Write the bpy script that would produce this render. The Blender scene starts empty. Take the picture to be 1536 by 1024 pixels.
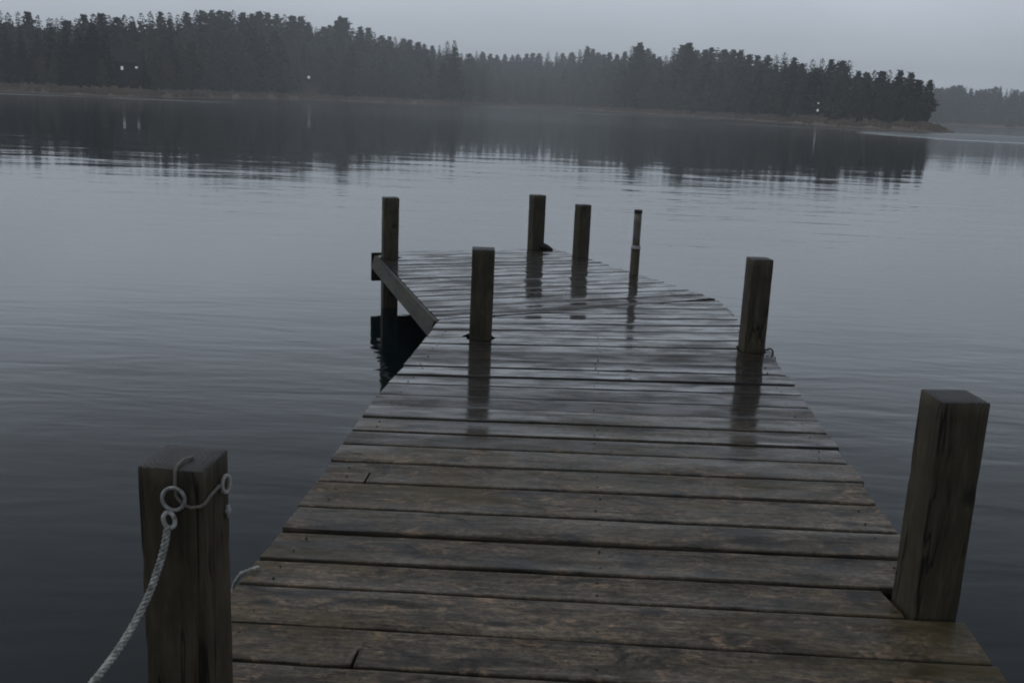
import bpy, bmesh, math, random
import numpy as np
from mathutils import Vector, Matrix, noise as mnoise

random.seed(7)
S = bpy.context.scene
C = S.collection
R = math.radians
DECK = 0.5            # deck top above the water (water level is z = 0)
CAM_Z = 2.05


def interp(tab, x):
    return float(np.interp(x, [t[0] for t in tab], [t[1] for t in tab]))


def smooth(a, b, x):
    t = min(1, max(0, (x - a) / (b - a)))
    return t * t * (3 - 2 * t)


# ------------------------------------------------------------------ helpers
def tag(o, label=None, cat=None, group=None, kind=None):
    if label: o['label'] = label
    if cat: o['category'] = cat
    if group: o['group'] = group
    if kind: o['kind'] = kind
    return o


def empty(name, loc, rz=0.0):
    o = bpy.data.objects.new(name, None)
    o.empty_display_size = 0.2
    o.location = loc
    o.rotation_euler = (0, 0, rz)
    C.objects.link(o)
    return o


def link(name, me, parent=None, loc=(0, 0, 0), rot=(0, 0, 0)):
    o = bpy.data.objects.new(name, me)
    o.location = loc
    o.rotation_euler = rot
    if parent: o.parent = parent
    C.objects.link(o)
    return o


def mesh(name, V, F, mats, smooth_shade=False, mi=None, attr=None):
    me = bpy.data.meshes.new(name)
    me.from_pydata([tuple(v) for v in V], [], F)
    for m in (mats if isinstance(mats, (list, tuple)) else [mats]):
        me.materials.append(m)
    if smooth_shade is True:
        me.polygons.foreach_set('use_smooth', [True] * len(me.polygons))
    elif smooth_shade:
        me.polygons.foreach_set('use_smooth', smooth_shade)
    if mi: me.polygons.foreach_set('material_index', mi)
    if attr is not None:
        a = me.attributes.new('wood', 'FLOAT_VECTOR', 'POINT')
        a.data.foreach_set('vector', np.array(attr, dtype=np.float32).ravel())
    me.update()
    return me


class MB:
    """collects shapes of one mesh"""
    def __init__(s): s.V, s.F, s.M, s.A = [], [], [], []

    def add(s, V, F, m=0, A=None):
        n = len(s.V)
        s.V += [tuple(v) for v in V]
        s.F += [tuple(i + n for i in f) for f in F]
        s.M += [m] * len(F)
        s.A += [tuple(a) for a in (A if A is not None else [(v[0], v[1], v[2]) for v in V])]

    def tube(s, P, r, n=8, m=0, cap=True):
        P = [Vector(p) for p in P]
        rr = r if isinstance(r, (list, tuple)) else [r] * len(P)
        V, F = [], []
        ref = None
        for i, p in enumerate(P):
            t = (P[min(i + 1, len(P) - 1)] - P[max(i - 1, 0)]).normalized()
            if ref is None:
                ref = t.orthogonal().normalized()
            ref = (ref - t * ref.dot(t)).normalized()
            b = t.cross(ref)
            for k in range(n):
                a = 2 * math.pi * k / n
                V.append(p + (ref * math.cos(a) + b * math.sin(a)) * rr[i])
        for i in range(len(P) - 1):
            for k in range(n):
                F.append((i * n + k, i * n + (k + 1) % n, (i + 1) * n + (k + 1) % n, (i + 1) * n + k))
        if cap:
            F.append(tuple(range(n))[::-1])
            F.append(tuple((len(P) - 1) * n + k for k in range(n)))
        s.add(V, F, m)

    def torus(s, c, rx, rz, r, axis_u, axis_v, n=28, k=10, m=0):
        c, u, v = Vector(c), Vector(axis_u), Vector(axis_v)
        w = u.cross(v).normalized()
        V, F = [], []
        for i in range(n):
            a = 2 * math.pi * i / n
            p = c + u * rx * math.cos(a) + v * rz * math.sin(a)
            d = (u * math.cos(a) + v * math.sin(a)).normalized()
            for j in range(k):
                b = 2 * math.pi * j / k
                V.append(p + (d * math.cos(b) + w * math.sin(b)) * r)
        for i in range(n):
            for j in range(k):
                F.append((i * k + j, ((i + 1) % n) * k + j, ((i + 1) % n) * k + (j + 1) % k, i * k + (j + 1) % k))
        s.add(V, F, m)

    def box(s, c, u, v, w, m=0, A=None):
        """box from centre and three half-axis vectors"""
        c, u, v, w = Vector(c), Vector(u), Vector(v), Vector(w)
        V = [c + u * i + v * j + w * k for i in (-1, 1) for j in (-1, 1) for k in (-1, 1)]
        F = [(0, 1, 3, 2), (4, 6, 7, 5), (0, 4, 5, 1), (2, 3, 7, 6), (0, 2, 6, 4), (1, 5, 7, 3)]
        s.add(V, F, m, A)

    def build(s, name, mats, parent=None, loc=(0, 0, 0), rot=(0, 0, 0), sm=True, attr=False):
        return link(name, mesh(name, s.V, s.F, mats, sm, s.M, s.A if attr else None), parent, loc, rot)


# ------------------------------------------------------------------ materials
def newmat(name):
    m = bpy.data.materials.new(name)
    m.use_nodes = True
    nt = m.node_tree
    b = nt.nodes['Principled BSDF']
    return m, nt, b


class NT:
    def __init__(s, nt): s.nt = nt

    def n(s, t, **kw):
        x = s.nt.nodes.new('ShaderNode' + t)
        for k, v in kw.items():
            if k in x.inputs: x.inputs[k].default_value = v
            else: setattr(x, k, v)
        return x

    def l(s, a, b): s.nt.links.new(a, b)

    def math(s, op, a, b=None, c=None, clamp=False):
        x = s.nt.nodes.new('ShaderNodeMath')
        x.operation = op
        x.use_clamp = clamp
        for i, q in enumerate((a, b, c)):
            if q is None: continue
            if isinstance(q, (int, float)): x.inputs[i].default_value = q
            else: s.l(q, x.inputs[i])
        return x.outputs[0]

    def map(s, vec, scale, loc=(0, 0, 0), rot=(0, 0, 0)):
        x = s.n('Mapping')
        x.inputs['Scale'].default_value = scale
        x.inputs['Location'].default_value = loc
        x.inputs['Rotation'].default_value = rot
        s.l(vec, x.inputs['Vector'])
        return x.outputs[0]

    def noise(s, vec, scale=1, detail=3, rough=0.55, dist=0.0):
        x = s.n('TexNoise')
        x.inputs['Scale'].default_value = scale
        x.inputs['Detail'].default_value = detail
        x.inputs['Roughness'].default_value = rough
        x.inputs['Distortion'].default_value = dist
        s.l(vec, x.inputs['Vector'])
        return x.outputs['Fac']

    def ramp(s, fac, stops):
        x = s.n('ValToRGB')
        e = x.color_ramp.elements
        while len(e) < len(stops): e.new(0.5)
        for q, (p, c) in zip(e, stops):
            q.position = p
            q.color = (*(c if isinstance(c, tuple) else (c, c, c)), 1)
        s.l(fac, x.inputs[0])
        return x.outputs[0]

    def mix(s, fac, a, b, blend='MIX'):
        x = s.n('Mix', data_type='RGBA', blend_type=blend)
        for sock, q in ((x.inputs['Factor'], fac), (x.inputs[6], a), (x.inputs[7], b)):
            if isinstance(q, (int, float)): sock.default_value = q
            elif isinstance(q, tuple): sock.default_value = (*q, 1)
            else: s.l(q, sock)
        return x.outputs[2]

    def maprange(s, v, a, b, c, d):
        x = s.n('MapRange')
        x.clamp = True
        s.l(v, x.inputs[0])
        for i, q in enumerate((a, b, c, d)): x.inputs[i + 1].default_value = q
        return x.outputs[0]


def mat_deck():
    m, nt, b = newmat('wet_weathered_boards')
    g = NT(nt)
    at = g.n('Attribute', attribute_name='wood').outputs['Vector']
    idn = g.n('SeparateXYZ'); g.l(at, idn.inputs[0])
    tc = g.n('TexCoord').outputs['Object']
    rnd = g.n('TexWhiteNoise', noise_dimensions='1D'); g.l(idn.outputs[2], rnd.inputs['W'])
    fine = g.noise(g.map(at, (10, 95, 1)), 1, 5, 0.7, 0.6)
    mid = g.noise(g.map(at, (2.2, 26, 1)), 1, 4, 0.6, 0.8)
    blot = g.noise(g.map(at, (4.2, 10, 1)), 1, 8, 0.7, 0.6)
    blot2 = g.noise(g.map(at, (8, 14, 1), (4, 9, 3)), 1, 8, 0.74, 0.9)
    dark = g.noise(g.map(at, (3.2, 7, 1), (11, 2, 5)), 1, 6, 0.65, 0.8)
    base = g.ramp(g.math('ADD', g.math('MULTIPLY', mid, 0.45), g.math('MULTIPLY', blot, 0.55)),
                  [(0.32, (0.020, 0.018, 0.0155)), (0.45, (0.056, 0.049, 0.041)), (0.55, (0.105, 0.091, 0.076)), (0.68, (0.18, 0.152, 0.124))])
    tan = g.maprange(blot2, 0.54, 0.66, 0, 0.8)
    base = g.mix(tan, base, (0.24, 0.172, 0.122))
    dk = g.maprange(dark, 0.53, 0.64, 0, 0.85)
    base = g.mix(dk, base, (0.018, 0.0185, 0.020))
    grain = g.maprange(fine, 0.36, 0.60, 0.60, 1.20)
    gr = g.n('CombineXYZ')
    for i in range(3): g.l(grain, gr.inputs[i])
    base = g.mix(1.0, base, gr.outputs[0], 'MULTIPLY')
    spk = g.maprange(g.noise(g.map(at, (34, 62, 1), (1, 8, 2)), 1, 6, 0.78, 0.6), 0.33, 0.67, 0.30, 1.70)
    sg = g.n('CombineXYZ')
    for i in range(3): g.l(spk, sg.inputs[i])
    base = g.mix(1.0, base, sg.outputs[0], 'MULTIPLY')
    # knots
    vo = g.n('TexVoronoi'); vo.inputs['Scale'].default_value = 1
    g.l(g.map(at, (2.3, 6.2, 1)), vo.inputs['Vector'])
    kn = g.maprange(g.math('ADD', vo.outputs['Distance'], g.math('MULTIPLY', fine, 0.06)), 0.09, 0.17, 0.9, 0)
    base = g.mix(kn, base, (0.010, 0.009, 0.009))
    # green-brown algae
    al = g.maprange(g.math('ADD', g.math('MULTIPLY', g.noise(g.map(tc, (0.8, 1.5, 1), (3, 1, 0)), 1, 5, 0.65), 0.7), g.math('MULTIPLY', blot, 0.3)), 0.52, 0.62, 0, 0.75)
    base = g.mix(al, base, (0.058, 0.049, 0.024))
    pl = g.maprange(rnd.outputs['Value'], 0, 1, 0.80, 1.42)
    pc = g.n('CombineXYZ')
    for i in range(3): g.l(pl, pc.inputs[i])
    base = g.mix(1.0, base, pc.outputs[0], 'MULTIPLY')
    g.l(base, b.inputs['Base Color'])
    wet = g.noise(g.map(tc, (1.1, 2.0, 1)), 1, 4, 0.6)
    wet2 = g.noise(g.map(at, (3, 12, 1), (7, 7, 7)), 1, 3, 0.6)
    ro = g.maprange(g.math('ADD', g.math('MULTIPLY', wet, 0.6), g.math('MULTIPLY', wet2, 0.4)), 0.36, 0.62, 0.03, 0.17)
    ps = g.n('SeparateXYZ'); g.l(tc, ps.inputs[0])
    wt = g.maprange(g.math('ADD', ps.outputs[1], g.math('MULTIPLY', g.math('SUBTRACT', wet, 0.5), 3.5)), 3.7, 5.3, 0, 1)
    ro = g.math('ADD', g.math('MULTIPLY', ro, 0.62), g.math('MULTIPLY', g.math('SUBTRACT', 1.0, wt), 0.11))
    dkw = g.math('SUBTRACT', 1.0, g.math('MULTIPLY', wt, 0.78))
    wc = g.n('CombineXYZ')
    for i in range(3): g.l(g.math('MULTIPLY', dkw, (1.04, 0.98, 0.87)[i]), wc.inputs[i])
    base = g.mix(1.0, base, wc.outputs[0], 'MULTIPLY')
    g.l(base, b.inputs['Base Color'])
    g.l(ro, b.inputs['Coat Roughness'])
    b.inputs['Roughness'].default_value = 0.6
    b.inputs['Specular IOR Level'].default_value = 0.08
    b.inputs['Coat IOR'].default_value = 1.62
    film = g.maprange(wet2, 0.42, 0.62, 1.0, 0.4)
    fw_ = g.math('MULTIPLY', film, g.math('SUBTRACT', 1.0, g.math('MULTIPLY', al, 0.75)))
    g.l(g.math('MULTIPLY', fw_, g.math('ADD', g.math('MULTIPLY', wt, 0.62), 0.38)), b.inputs['Coat Weight'])
    cb = g.n('Bump'); cb.inputs['Strength'].default_value = 0.35; cb.inputs['Distance'].default_value = 0.0016
    g.l(g.math('ADD', mid, g.math('MULTIPLY', blot2, 0.4)), cb.inputs['Height']); g.l(cb.outputs[0], b.inputs['Coat Normal'])
    bp = g.n('Bump'); bp.inputs['Strength'].default_value = 0.55
    bp.inputs['Distance'].default_value = 0.0022
    h = g.math('ADD', g.math('MULTIPLY', fine, 0.5), g.math('ADD', g.math('MULTIPLY', mid, 0.8), g.math('MULTIPLY', blot2, 0.5)))
    g.l(h, bp.inputs['Height'])
    g.l(bp.outputs[0], b.inputs['Normal'])
    return m


def mat_plain_wood(name, cols, rough=0.55, along='z', cracks=True, seed=0.0):
    m, nt, b = newmat(name)
    g = NT(nt)
    tc = g.n('TexCoord').outputs['Object']
    oi = g.n('ObjectInfo')
    off = g.n('VectorMath', operation='ADD'); g.l(tc, off.inputs[0])
    rv = g.n('CombineXYZ')
    rr = g.math('MULTIPLY', oi.outputs['Random'], 31.0)
    for i in range(3): g.l(rr, rv.inputs[i])
    g.l(rv.outputs[0], off.inputs[1])
    v = off.outputs[0]
    sc = {'z': (60, 60, 6.5), 'x': (6.5, 60, 60)}[along]
    sc2 = {'z': (15, 15, 2.6), 'x': (2.6, 15, 15)}[along]
    fine = g.noise(g.map(v, sc), 1, 5, 0.65, 0.5)
    mid = g.noise(g.map(v, sc2), 1, 4, 0.6, 0.6)
    blot = g.noise(v, 6.0, 5, 0.65)
    f = g.math('ADD', g.math('MULTIPLY', fine, 0.4), g.math('ADD', g.math('MULTIPLY', mid, 0.35), g.math('MULTIPLY', blot, 0.25)))
    base = g.ramp(f, [(0.33, cols[0]), (0.5, cols[1]), (0.68, cols[2])])
    h = g.math('ADD', g.math('MULTIPLY', fine, 0.5), mid)
    if cracks:
        sc3 = {'z': (11, 11, 0.9), 'x': (0.9, 11, 11)}[along]
        cr = g.noise(g.map(v, sc3, (3, 1, 8)), 1, 3, 0.55, 0.4)
        d = g.math('ABSOLUTE', g.math('SUBTRACT', cr, 0.44))
        ck = g.maprange(d, 0.004, 0.016, 1, 0)
        lim = g.maprange(g.noise(g.map(v, (2, 2, 2.5), (5, 5, 5)), 1, 2), 0.47, 0.56, 0, 1)
        ck = g.math('MULTIPLY', ck, lim)
        base = g.mix(g.math('MULTIPLY', ck, 0.85), base, (0.006, 0.005, 0.004))
        h = g.math('SUBTRACT', h, g.math('MULTIPLY', ck, 1.6))
        # pale lichen flecks
        vo = g.n('TexVoronoi'); vo.inputs['Scale'].default_value = 26
        g.l(v, vo.inputs['Vector'])
        sp = g.n('SeparateColor'); g.l(vo.outputs['Color'], sp.inputs[0])
        fl = g.math('MULTIPLY', g.maprange(vo.outputs['Distance'], 0.10, 0.17, 1, 0), g.math('GREATER_THAN', sp.outputs[0], 0.93))
        base = g.mix(g.math('MULTIPLY', fl, 0.6), base, (0.20, 0.20, 0.17))
    if along == 'z':
        kv = g.n('TexVoronoi'); kv.inputs['Scale'].default_value = 1
        g.l(g.map(v, (5.5, 5.5, 4.2)), kv.inputs['Vector'])
        kc = g.n('SeparateColor'); g.l(kv.outputs['Color'], kc.inputs[0])
        kf = g.math('MULTIPLY', g.maprange(g.math('ADD', kv.outputs['Distance'], g.math('MULTIPLY', fine, 0.08)), 0.12, 0.24, 1, 0), g.math('GREATER_THAN', kc.outputs[1], 0.55))
        base = g.mix(g.math('MULTIPLY', kf, 0.8), base, (0.012, 0.010, 0.008))
        h = g.math('SUBTRACT', h, g.math('MULTIPLY', kf, 0.5))
    g.l(base, b.inputs['Base Color'])
    b.inputs['Roughness'].default_value = rough
    b.inputs['IOR'].default_value = 1.36
    bp = g.n('Bump'); bp.inputs['Strength'].default_value = 0.6; bp.inputs['Distance'].default_value = 0.004
    g.l(h, bp.inputs['Height']); g.l(bp.outputs[0], b.inputs['Normal'])
    return m


def mat_endgrain():
    m, nt, b = newmat('wet_end_grain')
    g = NT(nt)
    tc = g.n('TexCoord').outputs['Object']
    w = g.n('TexWave', wave_type='RINGS', rings_direction='Z')
    w.inputs['Scale'].default_value = 26; w.inputs['Distortion'].default_value = 3; w.inputs['Detail'].default_value = 3
    g.l(g.map(tc, (1, 1, 0), (0.01, 0.02, 0)), w.inputs['Vector'])
    bl = g.noise(tc, 22, 5, 0.65)
    f = g.math('ADD', g.math('MULTIPLY', w.outputs['Fac'], 0.25), g.math('MULTIPLY', bl, 0.75))
    g.l(g.ramp(f, [(0.3, (0.010, 0.010, 0.0105)), (0.55, (0.026, 0.0255, 0.025)), (0.75, (0.06, 0.057, 0.053))]), b.inputs['Base Color'])
    b.inputs['Roughness'].default_value = 0.58
    bp = g.n('Bump'); bp.inputs['Strength'].default_value = 0.5; bp.inputs['Distance'].default_value = 0.004
    g.l(f, bp.inputs['Height']); g.l(bp.outputs[0], b.inputs['Normal'])
    return m


def mat_simple(name, c0, c1, scale=8, rough=0.6, metal=0.0, emit=None, bump=0.0):
    m, nt, b = newmat(name)
    g = NT(nt)
    tc = g.n('TexCoord').outputs['Object']
    f = g.noise(tc, scale, 4, 0.6)
    g.l(g.ramp(f, [(0.35, c0), (0.65, c1)]), b.inputs['Base Color'])
    b.inputs['Roughness'].default_value = rough
    b.inputs['Metallic'].default_value = metal
    if emit:
        b.inputs['Emission Color'].default_value = (*emit[0], 1)
        b.inputs['Emission Strength'].default_value = emit[1]
    if bump:
        bp = g.n('Bump'); bp.inputs['Strength'].default_value = 0.5; bp.inputs['Distance'].default_value = bump
        g.l(f, bp.inputs['Height']); g.l(bp.outputs[0], b.inputs['Normal'])
    return m


def mat_foliage(name, c0, c1):
    m, nt, b = newmat(name)
    g = NT(nt)
    ge = g.n('NewGeometry')
    oi = g.n('ObjectInfo')
    f = g.math('ADD', g.math('MULTIPLY', g.noise(ge.outputs['Position'], 0.6, 4, 0.65), 0.55), g.math('MULTIPLY', g.noise(ge.outputs['Position'], 0.075, 2, 0.5), 0.45))
    f2 = g.math('ADD', g.math('MULTIPLY', f, 0.55), g.math('MULTIPLY', oi.outputs['Random'], 0.45))
    g.l(g.ramp(f2, [(0.28, c0), (0.68, c1)]), b.inputs['Base Color'])
    b.inputs['Roughness'].default_value = 0.75
    b.inputs['Specular IOR Level'].default_value = 0.2
    return m


def mat_water():
    m, nt, b = newmat('lake_water')
    g = NT(nt)
    pos = g.n('NewGeometry').outputs['Position']
    b.inputs['Base Color'].default_value = (0.0050, 0.0105, 0.0125, 1)
    b.inputs['IOR'].default_value = 1.333
    b.inputs['Roughness'].default_value = 0.015
    # broad lazy undulations, long-crested ripples, small chop
    n1 = g.noise(g.map(pos, (0.24, 0.48, 1), (0, 0, 0), (0, 0, R(8))), 1, 2, 0.5)
    n2 = g.noise(g.map(pos, (0.62, 2.2, 1), (5, 0, 0), (0, 0, R(-14))), 1, 2, 0.5, 0.5)
    n3 = g.noise(g.map(pos, (3.2, 8.5, 1), (0, 3, 0), (0, 0, R(-10))), 1, 2, 0.5)
    calm = g.maprange(g.noise(g.map(pos, (0.02, 0.05, 1), (2, 7, 0)), 1, 3, 0.5), 0.38, 0.62, 0.35, 1.25)
    dl = g.n('VectorMath', operation='LENGTH'); g.l(pos, dl.inputs[0])
    near = g.maprange(dl.outputs['Value'], 9, 34, 1, 0)
    mid_ = g.maprange(dl.outputs['Value'], 25, 120, 1, 0.42)
    a2 = g.math('ADD', g.math('MULTIPLY', near, W2 * 0.82), W2 * 0.18)
    a1 = g.math('MULTIPLY', mid_, W1)
    a3 = g.math('MULTIPLY', near, W3)
    h = g.math('ADD', g.math('MULTIPLY', n1, a1), g.math('ADD', g.math('MULTIPLY', n2, a2), g.math('MULTIPLY', n3, a3)))
    h = g.math('MULTIPLY', h, calm)
    # wind-ruffled lanes along the far shores
    ro = None
    sx = g.n('SeparateXYZ'); g.l(pos, sx.inputs[0])
    for (cx, cy, ax, ay, rot) in LANES:
        v = g.n('VectorMath', operation='SUBTRACT'); g.l(pos, v.inputs[0]); v.inputs[1].default_value = (cx, cy, 0)
        q = g.map(v.outputs[0], (1, 1, 0), (0, 0, 0), (0, 0, R(-rot)))
        q = g.map(q, (1 / ax, 1 / ay, 0))
        ln = g.n('VectorMath', operation='LENGTH'); g.l(q, ln.inputs[0])
        k = g.maprange(ln.outputs['Value'], 0.75, 1.0, 1, 0)
        ro = k if ro is None else g.math('MAXIMUM', ro, k)
    chop = g.noise(g.map(pos, (1.3, 2.2, 1)), 1, 3, 0.6)
    h = g.math('ADD', h, g.math('MULTIPLY', g.math('MULTIPLY', chop, ro), 0.10))
    rbase = g.maprange(dl.outputs['Value'], 15, 140, 0.015, 0.085)
    g.l(g.math('ADD', g.math('MULTIPLY', ro, 0.26), rbase), b.inputs['Roughness'])
    bp = g.n('Bump'); bp.inputs['Strength'].default_value = 1.0; bp.inputs['Distance'].default_value = 1.0
    g.l(h, bp.inputs['Height']); g.l(bp.outputs[0], b.inputs['Normal'])
    return m


W1, W2, W3 = 0.0155, 0.0115, 0.0026


def pol(az, r, z=0.0):
    return (r * math.sin(R(az)), r * math.cos(R(az)), z)


LANES = []
for (az, r, ax, ay, rot) in [(25.6, 178, 24, 46, -25), (19.6, 200, 40, 3.5, -36), (-24.0, 205, 34, 8, 24), (-1.0, 560, 30, 40, 0), (4.6, 350, 14, 12, 0), (8.6, 330, 18, 9, -10)]:
    p = pol(az, r)
    LANES.append((p[0], p[1], ax, ay, rot))

M_DECK = mat_deck()
M_POST = mat_plain_wood('dark_wet_post_timber', [(0.027, 0.0225, 0.0145), (0.068, 0.056, 0.036), (0.145, 0.12, 0.078)], 0.6)
M_END = mat_endgrain()
M_BEAM = mat_plain_wood('dark_beam_timber', [(0.008, 0.007, 0.006), (0.022, 0.019, 0.015), (0.045, 0.038, 0.03)], 0.7, 'x', False)
M_FASCIA = mat_plain_wood('grey_rim_board', [(0.026, 0.023, 0.018), (0.064, 0.056, 0.044), (0.105, 0.093, 0.074)], 0.6, 'x', True)
M_NAIL = mat_simple('rusty_nail', (0.008, 0.007, 0.007), (0.03, 0.022, 0.018), 60, 0.5, 0.3)
M_ROPE = mat_simple('pale_rope', (0.17, 0.17, 0.155), (0.58, 0.58, 0.55), 75, 0.85, 0, None, 0.002)
M_THIMBLE = mat_simple('galvanised_ring', (0.22, 0.22, 0.215), (0.52, 0.52, 0.51), 60, 0.55, 0.2)
M_CORD = mat_simple('thin_grey_cord', (0.13, 0.12, 0.10), (0.24, 0.225, 0.195), 200, 0.85)
M_RUBBER = mat_simple('black_rubber', (0.010, 0.010, 0.011), (0.022, 0.022, 0.023), 30, 0.5)
M_PIPE = mat_simple('pale_pipe', (0.12, 0.11, 0.085), (0.21, 0.195, 0.155), 20, 0.55)
M_WHITE = mat_simple('off_white_band', (0.36, 0.36, 0.35), (0.5, 0.5, 0.48), 30, 0.6)
M_NEEDLE = mat_foliage('conifer_needles', (0.010, 0.017, 0.014), (0.085, 0.100, 0.075))
M_NEEDLE_DARK = mat_foliage('dark_conifer_needles', (0.006, 0.009, 0.008), (0.015, 0.020, 0.016))
M_TWIG = mat_foliage('bare_brown_twigs', (0.05, 0.034, 0.029), (0.13, 0.088, 0.074))
M_BARK = mat_simple('grey_bark', (0.02, 0.017, 0.014), (0.055, 0.047, 0.04), 3, 0.85)
M_BIRCH = mat_simple('pale_bark', (0.22, 0.21, 0.19), (0.42, 0.41, 0.38), 2, 0.8)
M_ROCK = mat_simple('pale_shore_rock', (0.09, 0.085, 0.08), (0.19, 0.18, 0.165), 1.5, 0.8, 0, None, 0.05)
M_CABIN = mat_simple('dark_cabin_boards', (0.008, 0.008, 0.007), (0.016, 0.015, 0.013), 2, 0.8)
M_ROOF = mat_simple('dark_cabin_roof', (0.006, 0.006, 0.006), (0.010, 0.010, 0.011), 2, 0.9)
M_GLOW = mat_simple('lit_lamp_glass', (0.8, 0.8, 0.8), (0.9, 0.9, 0.9), 2, 0.5, 0, ((0.86, 0.94, 1.0), 0.36))
M_POLE = mat_simple('lamp_pole_paint', (0.02, 0.02, 0.02), (0.04, 0.04, 0.04), 4, 0.6)


def mat_land():
    m, nt, b = newmat('shore_ground')
    g = NT(nt)
    pos = g.n('NewGeometry').outputs['Position']
    sx = g.n('SeparateXYZ'); g.l(pos, sx.inputs[0])
    f = g.noise(pos, 0.35, 5, 0.7)
    grass = g.ramp(f, [(0.32, (0.11, 0.085, 0.068)), (0.55, (0.20, 0.158, 0.127)), (0.72, (0.28, 0.225, 0.18))])
    wood = g.ramp(f, [(0.3, (0.012, 0.011, 0.010)), (0.7, (0.034, 0.028, 0.023))])
    z = g.math('ADD', sx.outputs[2], g.math('MULTIPLY', g.math('SUBTRACT', f, 0.5), 0.9))
    k = g.maprange(z, 1.7, 2.4, 0, 1)
    wetk = g.maprange(sx.outputs[2], 0.05, 0.35, 0, 1)
    col = g.mix(wetk, (0.115, 0.095, 0.078), grass)
    g.l(g.mix(k, col, wood), b.inputs['Base Color'])
    b.inputs['Roughness'].default_value = 0.9
    bp = g.n('Bump'); bp.inputs['Strength'].default_value = 0.7; bp.inputs['Distance'].default_value = 0.5
    g.l(f, bp.inputs['Height']); g.l(bp.outputs[0], b.inputs['Normal'])
    return m


M_LAND = mat_land()
M_WATER = mat_water()

# ------------------------------------------------------------------ the dock deck
L_EDGE = [(-1.2, -1.175), (2.9, -0.861), (3.82, -0.783), (5.06, -0.718), (5.84, -0.638), (6.57, -0.577), (7.13, -0.535), (8.6, -0.43)]
R_EDGE = [(-1.2, 1.165), (2.614, 1.456), (3.635, 1.528), (5.185, 1.632), (6.515, 1.742), (7.7, 1.745), (8.45, 1.738), (9, 1.735)]
TILT = [(-1.2, -0.10), (2.7, -0.07), (3.4, -0.02), (4.1, 0.0), (5.0, 0.06), (6.0, 0.17), (7.1, 0.38)]
S0, S1 = (-0.54, 7.11), (1.735, 8.44)


def seam_y(x): return S0[1] + (x - S0[0]) * (S1[1] - S0[1]) / (S1[0] - S0[0])


# posts: name -> (x, y, half size, rotation deg, top above deck)
POSTS = {
    'ln': (-0.778, 2.273, 0.079, -6.0, 0.690),
    'rn': (1.392, 3.015, 0.076, 4.0, 0.722),
    'c': (-0.216, 6.632, 0.076, 2.0, 0.606),
    'rm': (1.622, 6.602, 0.071, 6.0, 0.623),
    'fl': (-1.262, 9.955, 0.076, 16.0, 0.601),
    'fm': (0.215, 11.085, 0.071, 24.0, 0.588),
    'fr': (0.690, 10.600, 0.066, 24.0, 0.549),
}
deck = MB()
NOTCH = [(p[0], p[1], p[2] * 1.06) for p in POSTS.values()] + [(1.150, 9.572, 0.035)]
plank_id = [0]
GAP = 0.0165
TH = 0.038


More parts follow.
